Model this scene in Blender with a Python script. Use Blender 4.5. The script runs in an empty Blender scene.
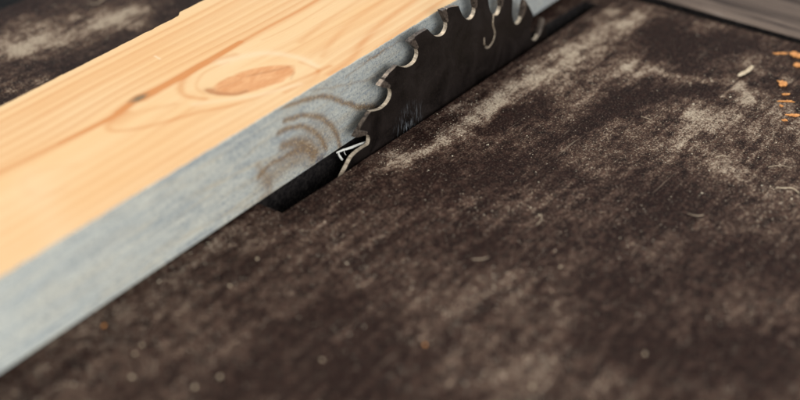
import bpy, bmesh, math, random
import numpy as np
from mathutils import Matrix, Vector
from mathutils.geometry import tessellate_polygon

random.seed(7); rng = np.random.default_rng(11)
scene = bpy.context.scene
COL = scene.collection
S = 0.36                                  # camera height above the table in metres

# ------------------------------------------------------------------ camera
F = 1500.0                                # focal length in pixels of an 800 px wide frame
PITCH = math.atan2(955, F); SP, CP = math.sin(PITCH), math.cos(PITCH)
AX = math.radians(53.83)                  # heading of the board in the camera's frame
right = Vector((math.cos(AX), -math.sin(AX), 0))
hfwd = Vector((math.sin(AX), math.cos(AX), 0))
fwd = hfwd * CP + Vector((0, 0, -SP))
up = right.cross(fwd)
cam_d = bpy.data.cameras.new('camera'); cam = bpy.data.objects.new('camera', cam_d); COL.objects.link(cam)
m = Matrix((right, up, -fwd)).transposed().to_4x4(); m.translation = (0, 0, S)
cam.matrix_world = m
cam_d.sensor_width = 36; cam_d.lens = 36 * F / 800
cam_d.clip_start = 0.01; cam_d.clip_end = 100
cam_d.dof.use_dof = True; cam_d.dof.focus_distance = 0.718; cam_d.dof.aperture_fstop = 3.9
scene.camera = cam

# ------------------------------------------------------------------ light
world = bpy.data.worlds.new('World'); scene.world = world; world.use_nodes = True
bg = world.node_tree.nodes['Background']; bg.inputs[0].default_value = (0.95, 0.975, 1.0, 1); bg.inputs[1].default_value = 0.72
def area(name, loc, target, size, power, color):
    l = bpy.data.lights.new(name, 'AREA'); l.shape = 'RECTANGLE'; l.size, l.size_y = size
    l.energy = power; l.color = color
    o = bpy.data.objects.new(name, l); COL.objects.link(o); o.location = loc
    o.rotation_euler = (Vector(target) - Vector(loc)).to_track_quat('-Z', 'Y').to_euler()
    return o
CEN = Vector((0.45, 0.38, 0))
area('key_light', (0.75, 1.25, 1.75), CEN, (0.9, 0.7), 14, (1.0, 0.93, 0.82))  # soft warm key from above and behind the board
area('side_fill', (-0.25, -0.75, 0.62), (0.30, 0.38, 0), (0.6, 0.5), 18, (0.93, 0.97, 1.0))  # cool fill lamp added to brighten the board's grey side
scene.view_settings.view_transform = 'Standard'; scene.view_settings.look = 'None'
scene.view_settings.exposure = 0.0; scene.view_settings.gamma = 1

# ------------------------------------------------------------------ helpers
def ray(x, y):
    a, b = (x - 400) / F, (200 - y) / F
    return right * a + up * b + fwd
def at(x, y, z=0.0):                      # point of the horizontal plane z under a pixel of the photo
    r = ray(x, y); t = (z - S) / r.z
    return Vector((0, 0, S)) + r * t
def on_face(x, y, yc):                    # point of the vertical plane Y = yc
    r = ray(x, y); return Vector((0, 0, S)) + r * (yc / r.y)

def link(name, me, parent=None, mat=None):
    o = bpy.data.objects.new(name, me); COL.objects.link(o)
    if parent: o.parent = parent
    for mm in (mat if isinstance(mat, (list, tuple)) else [mat]):
        if mm: me.materials.append(mm)
    return o
def empty(name, loc=(0, 0, 0)):
    o = bpy.data.objects.new(name, None); COL.objects.link(o); o.location = loc; o.empty_display_size = 0.01
    return o
def tag(o, label=None, cat=None, group=None, kind=None):
    for k, v in (('label', label), ('category', cat), ('group', group), ('kind', kind)):
        if v: o[k] = v
    return o
def mesh(name, verts, faces, smooth=False):
    me = bpy.data.meshes.new(name); me.from_pydata([tuple(v) for v in verts], [], faces); me.update()
    if smooth: me.polygons.foreach_set('use_smooth', [True] * len(me.polygons))
    return me
def fattr(me, name, vals):
    a = me.attributes.new(name, 'FLOAT', 'POINT'); a.data.foreach_set('value', np.asarray(vals, dtype=np.float32))

def seg_dist(P, pts):                     # distance of N points to a polyline, and position along it
    best = np.full(len(P), 1e9); tt = np.zeros(len(P)); n = len(pts) - 1
    for i in range(n):
        a, b = np.array(pts[i]), np.array(pts[i + 1]); d = b - a
        t = np.clip(((P - a) @ d) / (d @ d + 1e-12), 0, 1)
        q = np.linalg.norm(P - (a + t[:, None] * d), axis=1)
        m_ = q < best; best[m_] = q[m_]; tt[m_] = (i + t[m_]) / n
    return best, tt
def smooth_pts(pts, n=6, closed=False):   # Catmull-Rom
    out = []; N = len(pts)
    for i in range(N - 1):
        p0 = np.array(pts[max(i - 1, 0)], float); p1 = np.array(pts[i], float); p2 = np.array(pts[i + 1], float); p3 = np.array(pts[min(i + 2, N - 1)], float)
        for k in range(n):
            t = k / n
            out.append(0.5 * ((2 * p1) + (-p0 + p2) * t + (2 * p0 - 5 * p1 + 4 * p2 - p3) * t * t + (-p0 + 3 * p1 - 3 * p2 + p3) * t ** 3))
    out.append(np.array(pts[-1], float)); return [tuple(p) for p in out]
def vnoise(x, y, seed=0, octaves=3):      # smooth value noise on arrays
    out = np.zeros_like(x, dtype=float); amp = 1.0; tot = 0
    for o in range(octaves):
        r = np.random.default_rng(seed * 31 + o); G = r.random((256, 256))
        xs, ys = x * 2 ** o + 13.7 * o, y * 2 ** o + 5.1 * o
        xi, yi = np.floor(xs).astype(int), np.floor(ys).astype(int); fx, fy = xs - xi, ys - yi
        fx = fx * fx * (3 - 2 * fx); fy = fy * fy * (3 - 2 * fy)
        g = lambda i, j: G[i % 256, j % 256]
        out += amp * ((g(xi, yi) * (1 - fx) + g(xi + 1, yi) * fx) * (1 - fy) + (g(xi, yi + 1) * (1 - fx) + g(xi + 1, yi + 1) * fx) * fy)
        tot += amp; amp *= 0.5
    return out / tot

class NT:                                 # small node builder
    def __init__(s, name):
        s.m = bpy.data.materials.new(name); s.m.use_nodes = True; s.t = s.m.node_tree
        s.b = s.t.nodes['Principled BSDF']; s.co = s.t.nodes.new('ShaderNodeTexCoord')
    def n(s, kind, **kw):
        o = s.t.nodes.new(kind)
        for k, v in kw.items():
            if k in ('operation', 'blend_type', 'data_type', 'noise_dimensions', 'feature', 'distance', 'musgrave_type', 'attribute_name', 'interpolation_type'): setattr(o, k, v)
        return o
    def l(s, a, b): s.t.links.new(a, b)
    def put(s, v, sock):
        if hasattr(v, 'links'): s.l(v, sock)
        else: sock.default_value = v
    def coord(s, scale=(1, 1, 1), rot=(0, 0, 0)):
        mp = s.n('ShaderNodeMapping'); mp.inputs['Scale'].default_value = scale; mp.inputs['Rotation'].default_value = rot
        s.l(s.co.outputs['Object'], mp.inputs[0]); return mp.outputs[0]
    def noise(s, co, scale, detail=4, rough=0.6, dist=0.0):
        o = s.n('ShaderNodeTexNoise'); s.l(co, o.inputs['Vector']); o.inputs['Scale'].default_value = scale
        o.inputs['Detail'].default_value = detail; o.inputs['Roughness'].default_value = rough; o.inputs['Distortion'].default_value = dist
        return o.outputs[0]
    def vor(s, co, scale):
        o = s.n('ShaderNodeTexVoronoi'); s.l(co, o.inputs['Vector']); o.inputs['Scale'].default_value = scale; return o.outputs['Distance']
    def math(s, op, a, b=0.5, clamp=False):
        o = s.n('ShaderNodeMath', operation=op); o.use_clamp = clamp; s.put(a, o.inputs[0]); s.put(b, o.inputs[1]); return o.outputs[0]
    def rng(s, v, a, b, c=0.0, d=1.0):
        o = s.n('ShaderNodeMapRange'); s.put(v, o.inputs[0])
        for i, q in enumerate((a, b, c, d)): s.put(q, o.inputs[i + 1])
        return o.outputs[0]
    def mix(s, f, a, b, mode='MIX'):
        o = s.n('ShaderNodeMix', data_type='RGBA', blend_type=mode); s.put(f, o.inputs[0])
        s.put(a if hasattr(a, 'links') else (*a, 1), o.inputs[6]); s.put(b if hasattr(b, 'links') else (*b, 1), o.inputs[7]); return o.outputs[2]
    def attr(s, name): return s.n('ShaderNodeAttribute', attribute_name=name).outputs['Fac']
    def bump(s, h, strength=0.3, dist=0.001):
        o = s.n('ShaderNodeBump'); s.l(h, o.inputs['Height']); o.inputs['Strength'].default_value = strength; o.inputs['Distance'].default_value = dist
        s.l(o.outputs[0], s.b.inputs['Normal'])
    def out(s, color, rough=0.6, spec=0.5, metal=0.0):
        s.put(color if hasattr(color, 'links') else (*color, 1), s.b.inputs['Base Color']); s.put(rough, s.b.inputs['Roughness'])
        s.b.inputs['Specular IOR Level'].default_value = spec; s.put(metal, s.b.inputs['Metallic']); return s.m

# ------------------------------------------------------------------ materials
def mat_table():
    n = NT('dusty_brown_table'); c = n.coord()
    st = n.coord((11, 75, 1), (0, 0, math.radians(-5))); st2 = n.coord((60, 520, 1), (0, 0, math.radians(-9)))
    big = n.noise(c, 24, 6, 0.62, 0.4)
    mid = n.noise(c, 95, 7, 0.78, 0.35)
    mott = n.noise(c, 230, 5, 0.8, 0.15)
    streak = n.noise(st, 2.2, 7, 0.75, 0.4)
    hair = n.noise(st2, 1.0, 4, 0.7, 0.5)
    fine = n.noise(c, 520, 5, 0.85, 0.3)
    grit = n.noise(c, 1000, 3, 0.8)
    dust = n.attr('dust')
    br = n.math('MULTIPLY', n.rng(mid, 0.36, 0.60, 0.45, 1.35), n.rng(streak, 0.38, 0.60, 0.6, 1.2))
    v = n.math('MULTIPLY', dust, br)
    v = n.math('ADD', v, n.math('MULTIPLY', n.math('SUBTRACT', big, 0.5), 0.6))
    v = n.math('ADD', v, n.math('MULTIPLY', n.math('SUBTRACT', streak, 0.5), 1.5))
    v = n.math('ADD', v, n.math('MULTIPLY', n.math('SUBTRACT', mid, 0.5), 0.9))
    v = n.math('ADD', v, n.math('MULTIPLY', n.math('SUBTRACT', hair, 0.5), 0.4))
    v1 = n.math('ADD', v, n.math('MULTIPLY', n.math('SUBTRACT', mott, 0.5), 1.6))
    v2 = n.math('ADD', v1, n.math('MULTIPLY', n.math('SUBTRACT', fine, 0.5), 4.2))
    base = n.mix(n.rng(mott, 0.35, 0.65), (0.0085, 0.0030, 0.0023), (0.030, 0.0128, 0.0092))
    col = n.mix(n.rng(v1, -0.05, 0.85, 0, 0.78), base, (0.178, 0.104, 0.074))
    col = n.mix(n.rng(v2, 0.50, 1.45, 0, 0.97), col, (0.50, 0.405, 0.30))
    col = n.mix(n.math('MULTIPLY', n.rng(grit, 0.58, 0.67), n.rng(v, 0.0, 0.6, 0.25, 0.9)), col, (0.62, 0.50, 0.36))
    col = n.mix(n.rng(grit, 0.49, 0.40, 0, 0.85), col, (0.010, 0.005, 0.004))
    sc = n.noise(n.coord((30, 900, 1), (0, 0, math.radians(-14))), 1.0, 3, 0.6, 0.6); sd = n.noise(n.coord((500, 26, 1), (0, 0, math.radians(38))), 1.0, 3, 0.6, 0.5)
    col = n.mix(n.rng(sc, 0.66, 0.74, 0, 0.45), col, (0.30, 0.23, 0.17)); col = n.mix(n.rng(sd, 0.67, 0.74, 0, 0.7), col, (0.014, 0.007, 0.005))
    h = n.math('ADD', fine, n.math('MULTIPLY', grit, 0.5))
    n.bump(h, 0.7, 0.0006)
    return n.out(col, n.rng(v, 0.1, 0.8, 0.5, 0.9), 0.06)

def mat_board_top():
    n = NT('fresh_pine'); 
    fib = n.noise(n.coord((30, 900, 200)), 1.0, 4, 0.6, 0.3)
    fib2 = n.noise(n.coord((120, 2600, 600)), 1.0, 3, 0.6)
    blot = n.noise(n.coord((10, 40, 20)), 1.0, 3, 0.5)
    late = n.math('ADD', n.attr('late'), n.math('MULTIPLY', n.math('SUBTRACT', fib, 0.5), 0.16))
    col = n.mix(n.rng(blot, 0.3, 0.7), (0.79, 0.500, 0.240), (0.80, 0.56, 0.305))
    col = n.mix(n.rng(late, 0.02, 0.95), col, (0.62, 0.25, 0.075))
    col = n.mix(n.attr('halo'), col, (0.84, 0.68, 0.47))
    kn = n.mix(n.rng(n.noise(n.coord((90, 260, 100)), 1, 4, 0.6, 1.0), 0.4, 0.65), (0.64, 0.28, 0.105), (0.74, 0.38, 0.17))
    col = n.mix(n.attr('knot'), col, kn)
    col = n.mix(n.attr('rim'), col, (0.46, 0.20, 0.075))
    col = n.mix(n.attr('grey'), col, (0.17, 0.135, 0.075))
    col = n.mix(n.rng(fib2, 0.62, 0.8, 0, 0.22), col, (0.86, 0.72, 0.55))
    pore = n.noise(n.coord((260, 3200, 900)), 1.0, 2, 0.6)
    col = n.mix(n.rng(pore, 0.66, 0.76, 0, 0.30), col, (0.48, 0.22, 0.08))
    n.bump(n.math('ADD', fib2, fib), 0.35, 0.0004)
    return n.out(col, 0.62, 0.3)

def mat_board_side():
    n = NT('weathered_pine')
    fib = n.noise(n.coord((16, 200, 330)), 1.0, 6, 0.7, 0.9)
    fib2 = n.noise(n.coord((60, 600, 1300), (0, math.radians(3), 0)), 1.0, 4, 0.7, 0.5)
    blot = n.noise(n.coord((40, 45, 110)), 1.0, 5, 0.65, 1.2)
    fine = n.noise(n.coord((1000, 1000, 1000)), 1.0, 4, 0.85)
    warm = n.noise(n.coord((18, 60, 190)), 1.0, 5, 0.65, 1.4)
    col = n.mix(n.rng(blot, 0.36, 0.62), (0.41, 0.42, 0.39), (0.60, 0.575, 0.48))
    col = n.mix(n.rng(fib, 0.48, 0.62, 0, 0.60), col, (0.28, 0.305, 0.31))
    col = n.mix(n.rng(fib, 0.44, 0.34, 0, 0.55), col, (0.62, 0.60, 0.52))
    col = n.mix(n.rng(warm, 0.50, 0.62, 0, 0.55), col, (0.50, 0.405, 0.27))
    col = n.mix(n.attr('pale'), col, n.mix(n.rng(fib, 0.40, 0.62), (0.66, 0.655, 0.565), (0.47, 0.495, 0.475)))
    col = n.mix(n.math('MULTIPLY', n.attr('blue'), n.rng(blot, 0.3, 0.6, 0.45, 1.0)), col, (0.31, 0.32, 0.31))
    col = n.mix(n.rng(fib2, 0.53, 0.66, 0, 0.35), col, (0.20, 0.21, 0.215))
    br = n.mix(n.rng(fine, 0.4, 0.6), (0.17, 0.10, 0.048), (0.29, 0.18, 0.088))
    col = n.mix(n.attr('fill'), col, (0.24, 0.165, 0.10))
    col = n.mix(n.math('MULTIPLY', n.attr('brown'), n.rng(fine, 0.30, 0.50, 0.65, 1.0)), col, br)
    col = n.mix(n.attr('darkk'), col, (0.085, 0.065, 0.065))
    col = n.mix(n.rng(fine, 0.46, 0.38, 0, 0.78), col, (0.12, 0.145, 0.185))
    col = n.mix(n.rng(fine, 0.54, 0.63, 0, 0.5), col, (0.68, 0.64, 0.54))
    n.bump(n.math('ADD', n.math('MULTIPLY', fib2, 2.0), fine), 0.45, 0.0005)
    return n.out(col, 0.8, 0.2)

def mat_blade():
    n = NT('dirty_blade_steel')
    a = n.noise(n.coord((60, 60, 60)), 1.0, 4, 0.6, 0.5); f = n.noise(n.coord((1600, 1600, 1600)), 1.0, 3, 0.7)
    scr = n.noise(n.coord((1500, 100, 150), (0, math.radians(-14), 0)), 1.0, 3, 0.6, 0.2)
    p = SCR; g = n.n('ShaderNodeVectorMath', operation='DISTANCE'); n.l(n.co.outputs['Object'], g.inputs[0]); g.inputs[1].default_value = p
    mask = n.rng(g.outputs['Value'], 0.015, 0.0, 0, 1)
    s1 = n.math('MULTIPLY', n.rng(scr, 0.54, 0.68, 0, 0.7), mask)
    col = n.mix(n.rng(a, 0.35, 0.7), (0.004, 0.003, 0.0027), (0.017, 0.0115, 0.0095))
    col = n.mix(n.rng(f, 0.58, 0.76, 0, 0.35), col, (0.10, 0.07, 0.052))
    col = n.mix(s1, col, (0.34, 0.36, 0.38))
    n.bump(f, 0.3, 0.0003)
    return n.out(col, n.rng(a, 0.35, 0.65, 0.28, 0.55), 0.22, 0.0)
def mat_edge():
    n = NT('bare_steel_edge'); f = n.noise(n.coord((900, 300, 900)), 1.0, 3, 0.6)
    return n.out(n.mix(n.rng(f, 0.35, 0.65), (0.34, 0.27, 0.20), (0.74, 0.62, 0.47)), 0.45, 0.5, 0.35)
def mat_carbide():
    n = NT('resin_stained_carbide'); f = n.noise(n.coord((700, 700, 700)), 1.0, 3, 0.6)
    return n.out(n.mix(n.rng(f, 0.35, 0.65), (0.030, 0.022, 0.019), (0.17, 0.13, 0.10)), 0.3, 0.5, 0.4)
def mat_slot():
    n = NT('slot_grime_gap_shade'); f = n.noise(n.coord((500, 500, 500)), 1.0, 4, 0.7)
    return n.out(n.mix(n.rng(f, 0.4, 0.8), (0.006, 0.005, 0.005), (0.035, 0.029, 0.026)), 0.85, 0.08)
def mat_ext():
    n = NT('worn_grey_board'); g = n.noise(n.coord((160, 9, 40)), 1.0, 5, 0.65, 0.5); f = n.noise(n.coord((700, 400, 700)), 1.0, 3, 0.7)
    col = n.mix(n.rng(g, 0.35, 0.66), (0.032, 0.021, 0.017), (0.175, 0.128, 0.100))
    col = n.mix(n.rng(g, 0.64, 0.74, 0, 0.5), col, (0.34, 0.30, 0.26))
    col = n.mix(n.rng(f, 0.4, 0.3, 0, 0.4), col, (0.03, 0.02, 0.018))
    n.bump(n.math('ADD', g, f), 0.4, 0.0006); return n.out(col, 0.75, 0.25)
def mat_chip(name, c1, c2, rough=0.6):
    n = NT(name); f = n.noise(n.coord((900, 900, 900)), 1.0, 3, 0.6)
    return n.out(n.mix(n.rng(f, 0.35, 0.65), c1, c2), rough, 0.3)
def mat_dust():
    n = NT('sawdust_grains'); t = n.attr('tone')
    col = n.mix(n.rng(t, -0.02, 0.0), (0.010, 0.005, 0.004), (0.17, 0.12, 0.09)); col = n.mix(n.rng(t, 0.0, 0.6), col, (0.44, 0.37, 0.28))
    col = n.mix(n.rng(t, 0.6, 1.0), col, (0.80, 0.68, 0.50)); return n.out(col, 0.55, 0.4)
YB = 1.031 * S
SC_ = YB / S / 1.035
SCR = tuple(on_face(407, 126, YB) - Vector((1.5295 * SC_ * S, YB, (1 + (-.160 - 1) * SC_) * S)))
M = dict(table=mat_table(), top=mat_board_top(), side=mat_board_side(), blade=mat_blade(), edge=mat_edge(), carb=mat_carbide(), slot=mat_slot(), ext=mat_ext(),
         pale=mat_chip('pale_wood_chip', (0.42, 0.32, 0.21), (0.66, 0.54, 0.38)), orange=mat_chip('orange_wood_chip', (0.46, 0.17, 0.045), (0.80, 0.37, 0.12)),
         tan=mat_chip('tan_shaving', (0.20, 0.145, 0.10), (0.42, 0.33, 0.23)), white=mat_chip('white_splinter', (0.78, 0.74, 0.66), (0.88, 0.85, 0.78)), packed=mat_chip('packed_sawdust_grime', (0.02, 0.016, 0.014), (0.11, 0.092, 0.078), 0.9), floor=mat_chip('dark_floor', (0.006, 0.006, 0.006), (0.012, 0.012, 0.012), 1.0), dust=mat_dust())

# ------------------------------------------------------------------ floor far below
tag(link('floor', mesh('floor', [(-6, -6, -.85), (6, -6, -.85), (6, 6, -.85), (-6, 6, -.85)], [(0, 1, 2, 3)]), None, M['floor']), kind='structure')

# ------------------------------------------------------------------ saw table
XS0, XS1 = 1.158 * S, 1.908 * S           # slot ends
def near(X): return (1.0246 + (X / S - 1.163) / (1.91 - 1.163) * (1.0111 - 1.0246)) * S
def far(X): return (1.078 + (X / S - 1.158) / (1.908 - 1.158) * (1.036 - 1.078)) * S
# dusty and rubbed-clean patches, each as a stroke (x0, y0, x1, y1 in the photo, half-width in metres, amount)
STROKES = [
 (395,166,500,104,.0065,.62),(470,118,530,80,.0085,.62),(545,72,625,22,.011,.72),(560,60,600,32,.005,.22),(560,84,650,66,.014,.32),(625,70,735,84,.0055,.50),(520,92,560,72,.006,.25),
 (610,20,650,10,.010,.30),(700,28,722,30,.007,.30),(738,92,705,122,.008,.50),(705,125,660,150,.009,.36),(735,95,800,118,.007,.48),(690,112,800,130,.013,.34),(700,150,745,170,.009,.30),
 (735,172,800,200,.014,.34),(575,150,650,118,.013,.24),(545,118,600,96,.009,.22),(600,176,680,150,.010,.16),(500,215,560,190,.012,.10),(790,160,760,140,.010,.22),(440,180,520,150,.010,.08),(740,60,800,82,.006,.35),
 (80,300,235,232,.011,.22),(60,345,170,300,.014,.18),(20,390,110,350,.014,.10),(430,312,525,288,.017,.16),(535,340,590,322,.014,.10),(440,370,560,375,.018,.14),(330,250,400,225,.012,.10),
 (250,250,330,215,.007,.12),(640,250,780,228,.016,.12),(690,320,800,300,.014,.06),(300,290,400,260,.010,.06),
 (470,128,545,108,.0075,-.42),(545,92,552,150,.003,-.20),(568,140,640,88,.0055,-.42),(610,104,705,92,.0105,-.45),(650,30,740,50,.013,-.34),(640,38,690,62,.010,-.22),(745,80,800,88,.004,-.15),
 (440,175,545,160,.013,-.20),(560,190,640,170,.012,-.14),(660,196,700,176,.010,-.14),(590,240,700,205,.015,-.14),(600,290,700,270,.018,-.14),(620,340,760,350,.022,-.20),(690,250,780,265,.012,-.14),
 (280,330,340,300,.014,-.20),(220,395,300,385,.014,-.18),(340,380,410,350,.016,-.16),(330,205,400,190,.010,-.14),(290,235,240,262,.006,-.18),(0,385,60,370,.008,-.12),(400,215,500,250,.018,-.10),
 (0,52,120,18,.014,.75),(120,20,150,4,.012,.3),(20,28,70,14,.008,.28),(0,86,45,80,.006,.28),(60,72,170,30,.008,-.26),(0,14,20,4,.01,-.3),(150,20,190,0,.008,-.22),(30,52,100,46,.006,-.12),
]
def dust_value(P):
    d = np.full(len(P), 0.10)
    wx = (vnoise(P[:, 0] * 70, P[:, 1] * 110, 3, 4) - .5) * .026; wy = (vnoise(P[:, 0] * 70 + 9, P[:, 1] * 110 + 4, 5, 4) - .5) * .016
    Q = P + np.stack([wx, wy], 1)
    for x0, y0, x1, y1, w, a in STROKES:
        p, q = at(x0, y0), at(x1, y1)
        e, _ = seg_dist(Q, [(p.x, p.y), (q.x, q.y)])
        d += a * (1.25 if a > 0 else 1) * np.exp(-(e / (w * .95)) ** 2)
    return d
table = tag(empty('table_saw', (0.3, 0.2, 0)), 'dusty dark brown table saw with a black toothed blade standing in its slot', 'table saw')
def build_tabletop():
    xs = np.concatenate([np.linspace(-.35, .10, 10)[:-1], np.linspace(.10, XS0, 130)[:-1], np.linspace(XS0, XS1, 150)[:-1], np.linspace(XS1, 1.957 * S, 14)])
    na, nb, nc = 190, 4, 110
    V = []; nx = len(xs)
    YBACK = at(10, 6).y
    for X in xs:
        n_, f_ = near(X), far(X)
        ys = np.concatenate([np.linspace(-.45, -.1, 8)[:-1], np.linspace(-.1, n_, na)[:-1], np.linspace(n_, f_, nb)[:-1], np.linspace(f_, YBACK, nc)])
        V += [(X, y, 0) for y in ys]
    ny = 7 + na - 1 + nb - 1 + nc
    V = np.array(V); ia = 7 + na - 1; ib = ia + nb - 1
    i0 = int(np.argmin(abs(xs - XS0))); i1 = int(np.argmin(abs(xs - XS1)))
    # slightly slumped worn lip along the slot
    def idx(i, j): return i * ny + j
    faces = [(idx(i, j), idx(i + 1, j), idx(i + 1, j + 1), idx(i, j + 1)) for i in range(nx - 1) for j in range(ny - 1) if not (i0 <= i < i1 and ia <= j < ib)]
    # far edge of the table is a little worn
    for j in range(ny):
        k = idx(nx - 1, j); V[k, 0] += 0.0009 * (vnoise(np.array([V[k, 1] * 90]), np.array([.3]), 8)[0] - .5) + (0.0035 * min(max((.36 - V[k, 1]) / .12, 0), 1))
    verts = V.tolist(); T = 0.028
    loop = [idx(i, 0) for i in range(nx)] + [idx(nx - 1, j) for j in range(1, ny)] + [idx(i, ny - 1) for i in range(nx - 2, -1, -1)] + [idx(0, j) for j in range(ny - 2, 0, -1)]
    base = len(verts); verts += [(V[k][0], V[k][1], -T) for k in loop]
    L = len(loop)
    faces += [(loop[a], base + a, base + (a + 1) % L, loop[(a + 1) % L]) for a in range(L)]
    me = mesh('tabletop', verts, faces)
    fattr(me, 'dust', np.concatenate([dust_value(V[:, :2]), np.full(L, .1)]))
    o = link('tabletop', me, table, M['table']); o.matrix_parent_inverse = Matrix.Translation(-table.location)
    # slot lining: worn rim, walls and the sloping bottom
    rim = [(xs[i], near(xs[i])) for i in range(i0, i1 + 1, 3)] + [(XS1, y) for y in np.linspace(near(XS1), far(XS1), 4)] + [(xs[i], far(xs[i])) for i in range(i1, i0 - 1, -3)] + [(XS0, y) for y in np.linspace(far(XS0), near(XS0), 4)]
    vv = []; ff = []; R = len(rim)
    for z, off in ((0.0, 0.0), (-.0006, .0004), (-.006, .0006), (-.045, .0008)):
        for x, y in rim:
            cx, cy = (XS0 + XS1) / 2, (near(x) + far(x)) / 2
            sx = off if x < XS0 + 1e-5 else (-off if x > XS1 - 1e-5 else 0); sy = off if y < cy else -off
            vv.append((x + sx, y + sy, z))
    for r_ in range(3):
        for a in range(R): b = (a + 1) % R; ff.append((r_ * R + a, r_ * R + b, (r_ + 1) * R + b, (r_ + 1) * R + a))
    w = link('slot_wall', mesh('slot_wall', vv, ff), table, M['slot']); w.matrix_parent_inverse = Matrix.Translation(-table.location)
    # a shelf of packed sawdust at the near end of the slot
    g = []; gf = []
    n1, n2 = 16, 8
    for i in range(n1 + 1):
        for j in range(n2 + 1):
            X = XS0 + .0006 + i / n1 * .016; Y = near(X) + .001 + j / n2 * (far(X) - near(X) - .002)
            g.append((X, Y, -.0035 - .012 * (i / n1) ** 1.6 + random.uniform(-.0004, .0004)))
    for i in range(n1):
        for j in range(n2): a = i * (n2 + 1) + j; gf.append((a, a + n2 + 1, a + n2 + 2, a + 1))
    q = link('packed_sawdust', mesh('packed_sawdust', g, gf), table, M['packed']); q.matrix_parent_inverse = Matrix.Translation(-table.location)
    # blade housing below, closed
    hb = [(XS0 - .05, near(XS0) - .03), (XS1 + .03, near(XS1) - .03), (XS1 + .03, far(XS1) + .04), (XS0 - .05, far(XS0) + .04)]
    hv = [(x, y, -.030) for x, y in hb] + [(x, y, -.2) for x, y in hb]
    h = link('blade_housing', mesh('blade_housing', hv, [(4, 5, 6, 7)] + [(a, (a + 1) % 4, (a + 1) % 4 + 4, a + 4) for a in range(4)]), table, M['slot']); h.matrix_parent_inverse = Matrix.Translation(-table.location)
build_tabletop()

# ------------------------------------------------------------------ grey board beyond the gap
def build_extension():
    a, b = at(672, 0, .002), at(800, 36.5, .002)
    d = (b - a).normalized(); p0 = b + d * .25; p1 = a - d * .06
    n = 60; V = []; Fc = []
    prof = [(0.0022, -.030), (0.0005, -.006), (0.0, 0.0005), (0.0012, .0017), (.004, .002), (.03, .002), (.06, .0022), (.10, .002), (.14, .002), (.14, -.03)]
    nrm = Vector((1, 0, 0))
    for i in range(n + 1):
        c = p0.lerp(p1, i / n)
        for k, (o, z) in enumerate(prof):
            wob = .0007 * (vnoise(np.array([i * .35]), np.array([k * .2]), 21)[0] - .5) if k < 5 else 0
            V.append((c.x + o + wob, c.y, z))
    K = len(prof)
    for i in range(n):
        for k in range(K): kk = (k + 1) % K; Fc.append((i * K + k, i * K + kk, (i + 1) * K + kk, (i + 1) * K + k))
    Fc.append(tuple(range(K))[::-1]); Fc.append(tuple(n * K + k for k in range(K)))
    me = mesh('grey_board', V, Fc); me.polygons.foreach_set('material_index', [1 if (q % K < 2 and q < n * K) else 0 for q in range(len(Fc))])  # edge facing the gap is coloured black to stand for the gap's shade
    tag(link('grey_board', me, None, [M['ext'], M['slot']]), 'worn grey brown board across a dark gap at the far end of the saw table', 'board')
build_extension()

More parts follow.
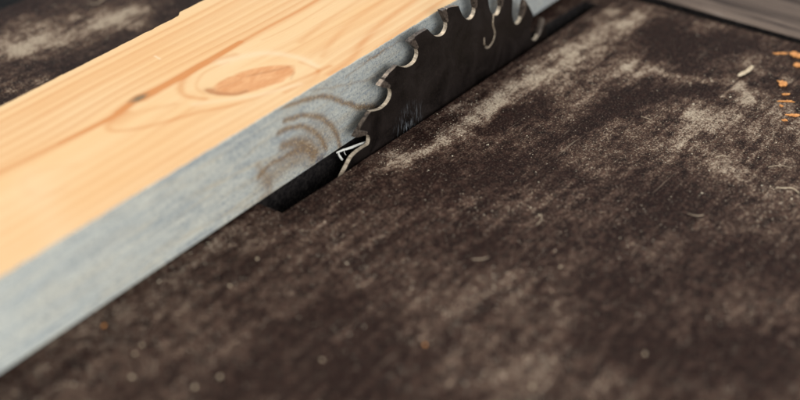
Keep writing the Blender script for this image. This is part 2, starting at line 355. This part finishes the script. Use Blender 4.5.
# ------------------------------------------------------------------ the pine board being sawn
BY0, BH, BZ0 = 1.0595 * S, .1185 * S, .0017
NICK = at(179, 14, BH).x
def byback(X): 
    t = np.clip((X - NICK + .002) / .004, 0, 1); t = t * t * (3 - 2 * t)
    return (1.3335 + .0065 * t - .002 * np.clip((NICK - X) / .02, 0, 1) * 0) * S + .0008 * (vnoise(X * 220, X * 0, 41, 4) - .5)
def build_board():
    xs = np.concatenate([np.linspace(.05, .24, 20)[:-1], np.linspace(.24, .70, 620), np.linspace(.70, .95, 20)[1:]])
    prof = []                             # (kind, t) around the section: front up, top back, back down, bottom
    r = .0007
    for t in np.linspace(0, 1, 64): prof.append(('f', t))
    for a in (.25, .5, .75): prof.append(('c', a))
    for t in np.linspace(0, 1, 190): prof.append(('t', t))
    prof += [('b', .25), ('b', .98), ('u', .02), ('u', .98)]
    K = len(prof); nx = len(xs)
    V = np.zeros((nx, K, 3)); kind = []
    yb = byback(xs)
    chew = .0011 * (vnoise(xs * 260, xs * 0, 17) - .45)          # slightly torn arris
    for k, (c, t) in enumerate(prof):
        zb = BZ0 + .0022 * np.clip((xs - .54) / .10, 0, 1)
        if c == 'f': y = BY0 + 0 * xs; z = zb + .0006 + t * (BH - r - zb - .0006)
        if c == 'c': y = BY0 + r * (1 - math.cos(t * math.pi / 2)) + chew * 0; z = BH - r * (1 - math.sin(t * math.pi / 2)) - np.maximum(chew, 0)
        if c == 't': y = BY0 + r + t * (yb - BY0 - r); z = BH + 0 * xs
        if c == 'b': y = yb + .0003; z = BH - .0006 - t * (BH - .0012) + 0 * xs
        if c == 'u': y = yb - .0008 - t * (yb - BY0 - .0016); z = zb
        V[:, k, 0] = xs; V[:, k, 1] = y; V[:, k, 2] = z
    verts = V.reshape(-1, 3)
    faces = []; mi = []
    for i in range(nx - 1):
        for k in range(K):
            kk = (k + 1) % K
            faces.append((i * K + k, (i + 1) * K + k, (i + 1) * K + kk, i * K + kk))
            mi.append(0 if 65 <= k < 66 + 190 else 1)
    faces.append(tuple(range(K))); mi.append(0)
    faces.append(tuple((nx - 1) * K + k for k in range(K))[::-1]); mi.append(0)
    me = mesh('pine_board', verts.tolist(), faces)
    me.polygons.foreach_set('material_index', mi)
    # ---- top: annual rings flowing round the knots
    X, Y = verts[:, 0] / S, verts[:, 1] / S
    N = len(X)
    tp = lambda x, y: tuple(np.array(at(x, y, BH))[:2] / S)
    P = np.stack([X, Y], 1)
    st = 3.6                                                     # knots are drawn out along the grain
    psi = Y.copy() + .020 * (vnoise(X * 2.2, Y * 2.0, 51) - .5) + .006 * (vnoise(X * 7, Y * 9, 52) - .5)
    kc = np.array(tp(253, 80)); ea, eb = np.array(tp(296, 68)) - np.array(tp(210, 92)), np.array(tp(256, 91.5)) - np.array(tp(250, 68.5))
    B = np.linalg.inv(np.stack([ea / 2, eb / 2], 1)); dx, dy = X - kc[0], Y - kc[1]
    u_, w_ = B[0, 0] * dx + B[0, 1] * dy, B[1, 0] * dx + B[1, 1] * dy
    re = np.sqrt(u_ ** 2 + np.abs(w_) ** 2 + 1e-9)
    dpsi = -np.sign(dy) * np.minimum(np.abs(dy), .022) * np.exp(-np.maximum(re - .6, 0) / 1.1)
    psi = psi + dpsi * .8
    c2 = np.array(tp(139, 98)); d2 = np.sqrt(((X - c2[0]) / .03) ** 2 + ((Y - c2[1]) / .009) ** 2)
    psi = psi - (Y - c2[1]) * .8 / (1 + d2 ** 2)
    late = np.zeros(N)
    bands = [(1.070,.005,.24),(1.086,.004,.30),(1.104,.006,.20),(1.122,.004,.26),(1.140,.006,.18),(1.158,.004,.16),
             (1.213,.004,.20),(1.229,.0035,.30),(1.2445,.005,.34),(1.262,.0035,.40),(1.279,.004,.42),(1.292,.0035,.30),(1.306,.0045,.40),(1.322,.0035,.32)]
    for c, w, a in bands:
        m_ = .35 + 1.2 * vnoise(X * 4, np.full(N, c * 40), 60)
        dd = psi - c
        late += (1.15 if c < 1.2 else .85) * a * m_ * np.exp(-np.where(dd > 0, dd / (w * .7), dd / (w * 2.0)) ** 2)
    for q_ in range(34):
        c = 1.062 + q_ * .0082 + .004 * math.sin(q_ * 2.3); late += (.05 + .11 * vnoise(X * 6, np.full(N, q_ * 7.7), 61)) * np.exp(-((psi - c) / .0011) ** 2)
    late *= np.clip((re - .9) / .9, .0, 1)
    def stroke(pts, w0, w1, a, soft=1.0, asym=None):
        pp = smooth_pts([tp(*p) for p in pts], 5)
        e, t = seg_dist(P, pp); w = w0 + (w1 - w0) * t
        return a * np.exp(-(e / w) ** 2)
    isT = (verts[:, 2] > BH - .001)
    # the long resin streak through the small grey knot
    late += stroke([(-60,200),(0,172),(60,143),(110,118),(138,99),(165,85),(210,60),(262,30),(300,10),(330,-8),(400,-50)], .0050, .0042, .60)
    late += stroke([(60,143),(110,118),(128,106)], .003, .006, .20)
    late += stroke([(142,98),(165,86),(210,60),(240,42)], .008, .0035, .85)
    late += stroke([(118,112),(135,100),(152,93)], .006, .006, .40)
    # flame below the streak
    late += stroke([(128,112),(112,121),(108,128),(118,131),(150,126),(200,112),(250,100),(330,66)], .0055, .0035, .42)
    late += stroke([(118,122),(140,112),(175,104)], .009, .005, .26)
    late += stroke([(235,55),(200,66),(182,82),(184,95),(205,99)], .006, .0045, .50)
    late += stroke([(228,62),(205,72),(196,86),(204,94)], .003, .003, .26)
    late += stroke([(300,62),(318,70),(312,80),(285,92)], .003, .004, .28)
    # sweeping rings to the upper right of the knot
    late += stroke([(470,-60),(400,-12),(352,22),(335,38),(322,56)], .006, .005, .24)
    late += stroke([(440,-60),(370,-8),(325,22),(300,42)], .004, .005, .26)
    late += stroke([(490,-55),(420,-5),(372,32),(352,58),(330,74)], .006, .006, .36)
    late += stroke([(500,-40),(440,2),(396,34),(372,54)], .006, .004, .30)
    late += stroke([(350,-10),(300,22),(262,40)], .0025, .002, .24)
    # faint loop far left
    late += stroke([(75,165),(55,168),(28,176),(24,188),(40,196),(62,190)], .006, .008, .10)
    late = np.clip(late, 0, 1)
    halo = stroke([(195,104),(225,100),(262,94),(300,84)], .006, .004, .28) + stroke([(222,62),(245,56),(270,53),(300,58),(316,66)], .010, .005, .34) + 0
    halo += 0 + stroke([(155,56),(160,59)], .0015, .0015, .6) + stroke([(28,175),(45,210),(60,240)], .022, .02, .10)
    knot = np.clip((1.0 - re) * 7 + .5, 0, 1)
    wv = (vnoise(X * 40, Y * 60, 71) - .5)
    knot = np.clip((1.0 + wv * .35 - re) * 6, 0, 1)
    rim = stroke([(209,90),(213,92.5),(222,94),(236,94),(246,91)], .0055, .003, 1.2) + stroke([(213,90),(225,86),(242,79)], .0015, .001, .4) + stroke([(248,76),(262,73),(280,69),(287,67)], .0025, .0035, .55) + stroke([(294,72),(291,79)], .002, .002, .3)
    rim = rim * (.55 + .9 * vnoise(X * 140, Y * 140, 73))
    grey = 1.1 * np.exp(-(((X - tp(139, 98.3)[0]) / .0125) ** 2 + ((Y - tp(139, 98.3)[1]) / .0058) ** 2) ** 1.3) * (.6 + .6 * vnoise(X * 200, Y * 300, 77))
    rim = rim + stroke([(128,102),(136,96),(148,93)], .0018, .0012, .55)
    late = late * (1 - .8 * np.clip(halo, 0, 1))
    for nme, arr in (('late', late), ('halo', np.clip(halo, 0, .9)), ('knot', knot * .95), ('rim', np.clip(rim, 0, .9)), ('grey', np.clip(grey, 0, .9))):
        fattr(me, nme, np.where(isT, arr, 0))
    # ---- front face: weathered, with the cut-through knot
    Z = verts[:, 2] / S; Q = np.stack([X, Z], 1)
    wq = np.stack([(vnoise(X * 70, Z * 70, 81) - .5) * .004, (vnoise(X * 70 + 7, Z * 70, 82) - .5) * .004], 1); Q2 = Q + wq
    fp = lambda x, y: (lambda v: (v.x / S, v.z / S))(on_face(x, y, BY0))
    def fs(pts, w0, w1, a):
        e, t = seg_dist(Q2, smooth_pts([fp(*p) for p in pts], 5)); w = w0 + (w1 - w0) * t
        return a * np.exp(-(e / w) ** 2.5)
    brown = fs([(258,178),(268,166),(285,157),(302,150),(316,152)], .0035, .004, .9)
    brown += fs([(283,146),(296,142),(308,146),(314,156)], .008, .008, .9)
    brown += fs([(278,133),(292,127),(306,128),(320,137),(326,149)], .0040, .0040, .95)
    brown += fs([(284,121),(300,116),(318,117),(332,126),(339,142),(341,152)], .0038, .0045, .95)
    brown += fs([(262,112),(290,105),(312,98),(328,97),(345,103),(358,107),(378,108)], .003, .0045, .95)
    brown += fs([(300,92),(325,88),(350,84),(380,76)], .002, .002, .35)
    brown += fs([(258,165),(270,188),(262,200)], .006, .008, .5)
    brown += fs([(345,77),(372,58),(400,41)], .0015, .0015, .5) + fs([(355,66),(386,52)], .0012, .0012, .3) + fs([(366,56),(372,58),(384,50)], .0025, .002, .35)
    brown += fs([(350,104),(372,104),(390,92),(400,70)], .003, .002, .35)
    pale = np.clip((fp(215,170)[0] - X) / .32, 0, 1) * .75 + fs([(258,170),(280,160),(305,158),(322,160)], .003, .002, .5)
    blue = np.clip((X - fp(230,160)[0]) / .35, 0, 1) * .75
    blue += fs([(270,140),(285,134),(300,135),(318,145)], .003, .003, .35) + fs([(292,185),(320,165)], .008, .008, .25)
    fill = fs([(268,178),(285,165),(300,155),(318,152)], .017, .016, .60) + fs([(300,150),(315,130),(330,135)], .020, .018, .42)
    dark = fs([(318,160),(322,158)], .0045, .0045, .9) + fs([(303,165),(313,166)], .003, .003, .35) + fs([(308,176),(320,166)], .003, .003, .3)
    F_ = ~isT
    for nme, arr in (('brown', np.clip(brown, 0, .95)), ('pale', np.clip(pale, 0, .9)), ('blue', np.clip(blue, 0, .9)), ('darkk', np.clip(dark, 0, .8)), ('fill', np.clip(fill, 0, .75))):
        fattr(me, nme, np.where(F_, arr, 0))
    tag(link('pine_board', me, None, [M['top'], M['side']]), 'long pine board with fresh orange-knotted top and weathered grey side, lying beside the saw blade', 'board')
build_board()

# ------------------------------------------------------------------ saw blade
sc = YB / S / 1.035
BXC, BZC = 1.5295 * sc * S, (1 + (-.160 - 1) * sc) * S
PH, DP = 2.385, .254
def drr(k): return float(np.interp(k, [0, 1, 2, 6, 7, 8], [-.009, -.004, 0, .003, .009, .012]))
def pol(k, r): 
    a = PH - k * DP; rr = (r + drr(k)) * sc * S
    return (BXC + rr * math.cos(a), BZC + rr * math.sin(a))

def build_blade():
    out = []; GUL = []
    def prof(k, slot):
        pts = [(k - .56, .2885), (k - .47, .278), (k - .36, .2685), (k - .22, .2625), (k - .10, .2605)]
        if k == 0: pts = [(-.52, .2880), (-.44, .2856), (-.33, .2790), (-.20, .2690), (-.10, .2610)]
        if slot:
            left = [(k - .14, .2575), (k - .07, .2475), (k + .12, .2365), (k + .14, .2240), (k - .01, .2145), (k - .22, .2175), (k - .33, .2290)]
            # centre line of the relief slot, then offset to a thin curl
            cl = smooth_pts([(k - .15, .2615)] + left, 5)
            C = [np.array(pol(*p)) for p in cl]; L, R = [], []
            for i, p in enumerate(C):
                t = C[min(i + 1, len(C) - 1)] - C[max(i - 1, 0)]; t /= np.linalg.norm(t); nn = np.array([-t[1], t[0]])
                w = .00062 * (1.0 if i < len(C) - 2 else .8)
                L.append(p + nn * w); R.append(p - nn * w)
            gl = [np.array(pol(*p)) for p in smooth_pts(pts[:-1] + [(k - .2, .2622)], 4)]
            gr = [np.array(pol(*p)) for p in smooth_pts([(k - .08, .2612), (k + .0, .2625), (k + .045, .266), (k + .06, .272), (k + .03, .2775)], 4)]
            # choose side order so that the outline does not cross itself
            if np.linalg.norm(gl[-1] - L[0]) > np.linalg.norm(gl[-1] - R[0]): L, R = R, L
            ring = gl + L + R[::-1] + gr
        else:
            ring = [np.array(pol(*p)) for p in smooth_pts(pts + [(k - .01, .2622), (k + .045, .266), (k + .06, .272), (k + .03, .2775)], 4)]
        GUL.extend([1] * len(ring)); back = [np.array(pol(*p)) for p in [(k - .055, .2905), (k + .02, .2935), (k + .08, .2955), (k + .20, .2935), (k + .34, .2905)]]
        GUL.extend([1 if k < 0 else 0] * len(back)); return ring + back
    for k in range(-2, 11): out += prof(k, k in (-1, 5))
    # the rest of the ring is under the table: plain teeth outline continuing down
    k0, k1 = 11 - .6, -2 - .6 + 2 * math.pi / DP
    n = 60
    for i in range(1, n): kk = k0 + (k1 - k0) * i / n; out.append(np.array(pol(kk, .262 + .03 * ((i % 5) / 5))))
    th = .00105; GUL += [0] * (len(out) - len(GUL))
    c2 = [Vector((p[0], p[1], 0)) for p in out]
    tris = tessellate_polygon([c2]); n = len(out)
    V = [(p[0] - BXC, -th, p[1] - BZC) for p in out] + [(p[0] - BXC, th, p[1] - BZC) for p in out]
    Fc = []; mi = []
    for t in tris:
        Fc.append((t[0], t[1], t[2])); Fc.append((t[0] + n, t[2] + n, t[1] + n)); mi += [0, 0]
    for i in range(n): j = (i + 1) % n; Fc.append((i, j, j + n, i + n)); mi.append(1 if GUL[i] and GUL[j] else 2)
    me = mesh('saw_blade', V, Fc)
    d = link('saw_blade', me, table, [M['blade'], M['edge'], M['carb']]); me.polygons.foreach_set('material_index', mi); d.location = Vector((BXC, YB, BZC)) - table.location
    bm = bmesh.new(); bm.from_mesh(me); bmesh.ops.recalc_face_normals(bm, faces=bm.faces); bm.to_mesh(me); bm.free()
    for k in range(-1, 9):
        q = [(k - .115, .2985), (k - .075, .2905), (k - .02, .2835), (k + .05, .2745), (k + .105, .2755), (k + .075, .286), (k + .03, .2965)]
        P2 = [pol(*p) for p in q]; m_ = len(P2); c = np.mean(P2, axis=0)
        V = []
        for y, s in ((-.00135, .90), (-.0012, 1.0), (.0012, 1.0), (.00135, .90)):
            V += [((c[0] + (p[0] - c[0]) * s) - BXC, y, (c[1] + (p[1] - c[1]) * s) - BZC) for p in P2]
        Fc = [tuple(range(m_)), tuple(3 * m_ + i for i in range(m_))[::-1]]
        for r_ in range(3): Fc += [(r_ * m_ + i, r_ * m_ + (i + 1) % m_, (r_ + 1) * m_ + (i + 1) % m_, (r_ + 1) * m_ + i) for i in range(m_)]
        me = mesh('carbide_tip', V, Fc); bm = bmesh.new(); bm.from_mesh(me); bmesh.ops.recalc_face_normals(bm, faces=bm.faces); bm.to_mesh(me); bm.free()
        link('carbide_tip', me, d, M['carb'])
build_blade()

# ------------------------------------------------------------------ chips and shavings
def ribbon(name, pts, w, t, mat, label, cat, group=None, wdir=None, fiber=.15):
    """a curved shaving: centre line pts (Vectors), widths, thickness, built round its own base"""
    base = pts[0].copy(); base.z = min(p.z for p in pts)
    C = [Vector(p) for p in smooth_pts([tuple(p) for p in pts], 6)]; V = []; n = len(C)
    for i, c in enumerate(C):
        tg = (C[min(i + 1, n - 1)] - C[max(i - 1, 0)]).normalized()
        s = (wdir or Vector((0, 0, 1))).cross(tg); s = s.normalized() if s.length > 1e-6 else Vector((0, 1, 0))
        nn = tg.cross(s).normalized(); f = i / (n - 1)
        ww = w * (.35 + .65 * math.sin(math.pi * min(max(f, .06), .94)) ** .6) * random.uniform(1 - fiber, 1 + fiber)
        V += [tuple(c - base + s * a * ww + nn * b * t) for a, b in ((-.5, -.5), (.5, -.5), (.5, .5), (-.5, .5))]
    Fc = [(0, 1, 2, 3), ((n - 1) * 4 + 3, (n - 1) * 4 + 2, (n - 1) * 4 + 1, (n - 1) * 4)]
    for i in range(n - 1): Fc += [(i * 4 + a, (i + 1) * 4 + a, (i + 1) * 4 + (a + 1) % 4, i * 4 + (a + 1) % 4) for a in range(4)]
    o = link(name, mesh(name, V, Fc), None, mat); o.location = base
    return tag(o, label, cat, group)
def flake(name, x, y, sx, sy, t, mat, label, cat='wood chip', group=None, rot=0.0, lift=.0002, n=17, tilt=.0):
    p = at(x, y); r = random.Random(int(x * 7 + y * 13)); V = []
    ring = []
    for i in range(n):
        a = 2 * math.pi * i / n; q = r.uniform(.35, 1.3)
        q = q if n > 10 else max(q, .6); ring.append((math.cos(a) * sx / 2 * q, math.sin(a) * sy / 2 * q))
    ca, sa = math.cos(rot), math.sin(rot)
    for z, s in ((0, .9), (t, 1.0), (t * 1.25, .6)):
        for u, v in ring: V.append((ca * u * s - sa * v * s, sa * u * s + ca * v * s, z + tilt * (u * s + sx / 2) + r.uniform(-.05, .25) * t))
    Fc = [tuple(range(n))[::-1], tuple(range(2 * n, 3 * n))]
    for k in (0, 1): Fc += [(k * n + i, k * n + (i + 1) % n, (k + 1) * n + (i + 1) % n, (k + 1) * n + i) for i in range(n)]
    o = link(name, mesh(name, V, Fc), None, mat); o.location = (p.x, p.y, lift)
    return tag(o, label, cat, group)
# white splinter caught between the board and the blade: one bent shred with two hanging fibres
def build_splinter():
    bm = bmesh.new()
    def bar(a, b, w0, w1):
        a, b = Vector(a), Vector(b); d = (b - a).normalized(); s = d.cross(Vector((0, 1, 0))).normalized(); u = s.cross(d)
        n = 6; rings = []
        for i in range(n + 1):
            c = a.lerp(b, i / n) + s * random.uniform(-.00012, .00012) + u * .0006 * math.sin(i / n * math.pi); w = w0 + (w1 - w0) * i / n
            rings.append([bm.verts.new(c + s * p * w + u * q * w * .6) for p, q in ((-.5, -.5), (.5, -.5), (.5, .5), (-.5, .5))])
        bm.faces.new(rings[0]); bm.faces.new(rings[-1][::-1])
        for i in range(n):
            for k in range(4): bm.faces.new((rings[i][k], rings[i + 1][k], rings[i + 1][(k + 1) % 4], rings[i][(k + 1) % 4]))
    P = lambda x, y, yy: on_face(x, y, yy * S)
    o0 = P(338, 154, 1.052)
    bar(P(336.5, 153, 1.053) - o0, P(352, 147.5, 1.044) - o0, .0006, .0010); bar(P(352, 147.5, 1.044) - o0, P(369, 141.5, 1.036) - o0, .0010, .0007)
    bar(P(338.5, 152.5, 1.051) - o0, P(342.3, 160, 1.048) - o0, .0007, .0010)
    bar(P(344.5, 150.5, 1.048) - o0, P(346.2, 155, 1.047) - o0, .0004, .0003)
    bmesh.ops.recalc_face_normals(bm, faces=bm.faces)
    me = bpy.data.meshes.new('wood_splinter'); bm.to_mesh(me); bm.free()
    o = link('wood_splinter', me, None, M['white']); o.location = o0
    tag(o, 'white forked splinter caught between the board and the lowest blade tooth', 'splinter')
build_splinter()
GO = 'orange wood chips at the right edge'
flake('wood_chip', 783, 84.5, .0078, .0066, .0006, M['orange'], 'largest orange chip, a solid blob alone on the dust near the right edge', group=GO, rot=.3)
flake('wood_chip', 797, 56.5, .0080, .0090, .0006, M['orange'], 'orange chip cut by the right edge, nearest the dark gap', group=GO, rot=-.2)
flake('wood_chip', 799, 66.5, .0050, .0060, .0005, M['orange'], 'small orange chip at the right edge below the one nearest the gap', group=GO)
flake('wood_chip', 780, 54, .0085, .0022, .0003, M['orange'], 'thin orange sliver left of the chip nearest the dark gap', group=GO, rot=-.9)
flake('wood_chip', 786, 95, .0040, .0018, .0004, M['orange'], 'tiny orange chip just under the largest orange chip', group=GO, rot=-.8)
flake('wood_chip', 787, 102, .0088, .0026, .0004, M['orange'], 'long flat orange chip lying below the largest orange chip', group=GO, rot=-.93)
flake('wood_chip', 781, 106.5, .0022, .0024, .0004, M['orange'], 'small orange dot left below the long flat orange chip', group=GO)
flake('wood_chip', 794, 116, .0075, .0030, .0004, M['orange'], 'lower orange chip at the right edge, third below the largest', group=GO, rot=-.9)
flake('wood_chip', 785, 121, .0034, .0022, .0004, M['orange'], 'lowest small orange chip near the right edge', group=GO, rot=-.6)
p = at(738, 77); q = at(752, 71)
ribbon('wood_chip', [p + Vector((0, 0, .0006)), p.lerp(q, .35) + Vector((0, 0, .0010)), p.lerp(q, .7) + Vector((0, 0, .0014)), q + Vector((0, 0, .0030))], .0026, .0003, M['pale'], 'pale cream chip with an upturned tip on the table left of the orange chips', 'wood chip')
def curl(pts, w, label, zs=None, mat='tan', name='wood_shaving'):
    w *= .42; V = [at(x, y) + Vector((0, 0, .0003 + (zs[i] if zs else .0004 * (i % 2)))) for i, (x, y) in enumerate(pts)]
    ribbon(name, V, w, .0003, M[mat], label, 'shaving', 'thin shavings on the table')
curl([(776,188),(784,190),(792,190.5),(799,194)], .0011, 'thin curved cream shaving at the right edge halfway down the table', [0, .0008, .001, .0002], 'pale')
curl([(715,158),(722,157),(730,157.5)], .0008, 'short straight pale shaving on dark table below the dusty cluster')
curl([(768,168),(780,167),(792,169)], .0007, 'fine dark-backed sliver just above the curved cream shaving', [.0002, .0006, .0002])
curl([(688,214),(694,217),(700,218),(703,216)], .0010, 'short hooked pale shaving lower right of the table centre', [0, .0006, .0009, .0004])
curl([(536,226),(541,222),(541,217),(538,219)], .0008, 'tiny looped pale shaving in the middle of the dark table', [0, .0008, .0012, .0006])
curl([(641,117),(652,121)], .0008, 'short warm beige shaving left of the dusty cluster')
curl([(472,260),(481,261),(489,258)], .0010, 'blurred short pale shaving alone in the lower middle', [.0002, .0006, .0002])
curl([(88,3),(96,6),(104,2),(106,-4)], .0018, 'bent pale shaving on the table behind the board, at the top edge', [.0002, .001, .0016, .001])
GF = 'blurred flecks on the near part of the table'
for x, y, s, mt, lab in [
    (104,327,.0019,'orange','orange fleck on the near table just below the grey side of the board'),
    (135,355,.0016,'pale','pale fleck below the orange fleck near the bottom left'),
    (142,346,.0012,'pale','smaller pale fleck between the orange fleck and its lower neighbour'),
    (132,378,.0016,'pale','pale fleck at bottom left, straight below the paired flecks'),
    (195,388,.0021,'pale','large round pale fleck near the bottom edge, left of centre'),
    (220,378,.0017,'pale','pale fleck just right of the large bottom-left fleck'),
    (322,361,.0016,'pale','faint pale fleck in the lower middle, left of the frame centre'),
    (532,388,.0020,'pale','pale fleck near the bottom edge right of the centre'),
    (257,260,.0011,'pale','small pale fleck near the slot end, on the dark table'),
    (230,287,.0011,'pale','small pale fleck between the board and the bottom centre'),
    (425,346,.0013,'orange','dull orange fleck in the blurred foreground near the centre'),
    (560,268,.0010,'pale','tiny pale fleck right of the blurred short shaving'),
    (645,355,.0016,'pale','soft pale fleck in the dark lower right of the table')]:
    flake('wood_fleck', x, y, s, s * .8, .0006, M[mt], lab, 'fleck', GF, rot=random.uniform(0, 3), n=8)

# ------------------------------------------------------------------ loose sawdust, uncountable grains
def build_dust():
    V = []; Fc = []; tone = []
    N = 110000
    xs = rng.uniform(-60, 860, N); ys = rng.uniform(-20, 425, N)
    P = np.array([tuple(at(x, y))[:2] for x, y in zip(xs, ys)])
    dv = dust_value(P); cl = vnoise(P[:, 0] * 130, P[:, 1] * 130, 91)
    keep = rng.random(N) < np.clip((dv - .02) * 1.3 + (cl - .5) * 1.2, .03, 1)
    oct_f = [(0, 2, 4), (2, 1, 4), (1, 3, 4), (3, 0, 4), (2, 0, 5), (1, 2, 5), (3, 1, 5), (0, 3, 5)]
    for (x, y), k, d in zip(P, keep, dv):
        if not k: continue
        if x > 1.954 * S: continue
        if XS0 - .001 < x < XS1 + .001 and near(x) - .0006 < y < far(x) + .0004: continue
        if BY0 - .0008 < y < 1.343 * S: continue
        s = .00006 + .00019 * rng.random() ** 2.0 + (.00022 * rng.random() if rng.random() < .04 else 0)
        a = rng.random() * 6.28; e = rng.uniform(.8, 2.2); ca, sa = math.cos(a), math.sin(a); b = len(V)
        for u, v, w in ((-e, 0, 0), (e, 0, 0), (0, -1, 0), (0, 1, 0), (0, 0, .8), (0, 0, -.3)):
            V.append((x + (ca * u - sa * v) * s, y + (sa * u + ca * v) * s, w * s + .00003))
        Fc += [tuple(b + q for q in f) for f in oct_f]; t = rng.random() * 1.3 - .3; tone += [min(1, t + (.35 if s > .0003 else 0))] * 6
    me = mesh('sawdust', V, Fc); fattr(me, 'tone', tone)
    tag(link('sawdust', me, None, M['dust']), 'fine pale sawdust grains scattered over the dark table', 'sawdust', kind='stuff')
build_dust()
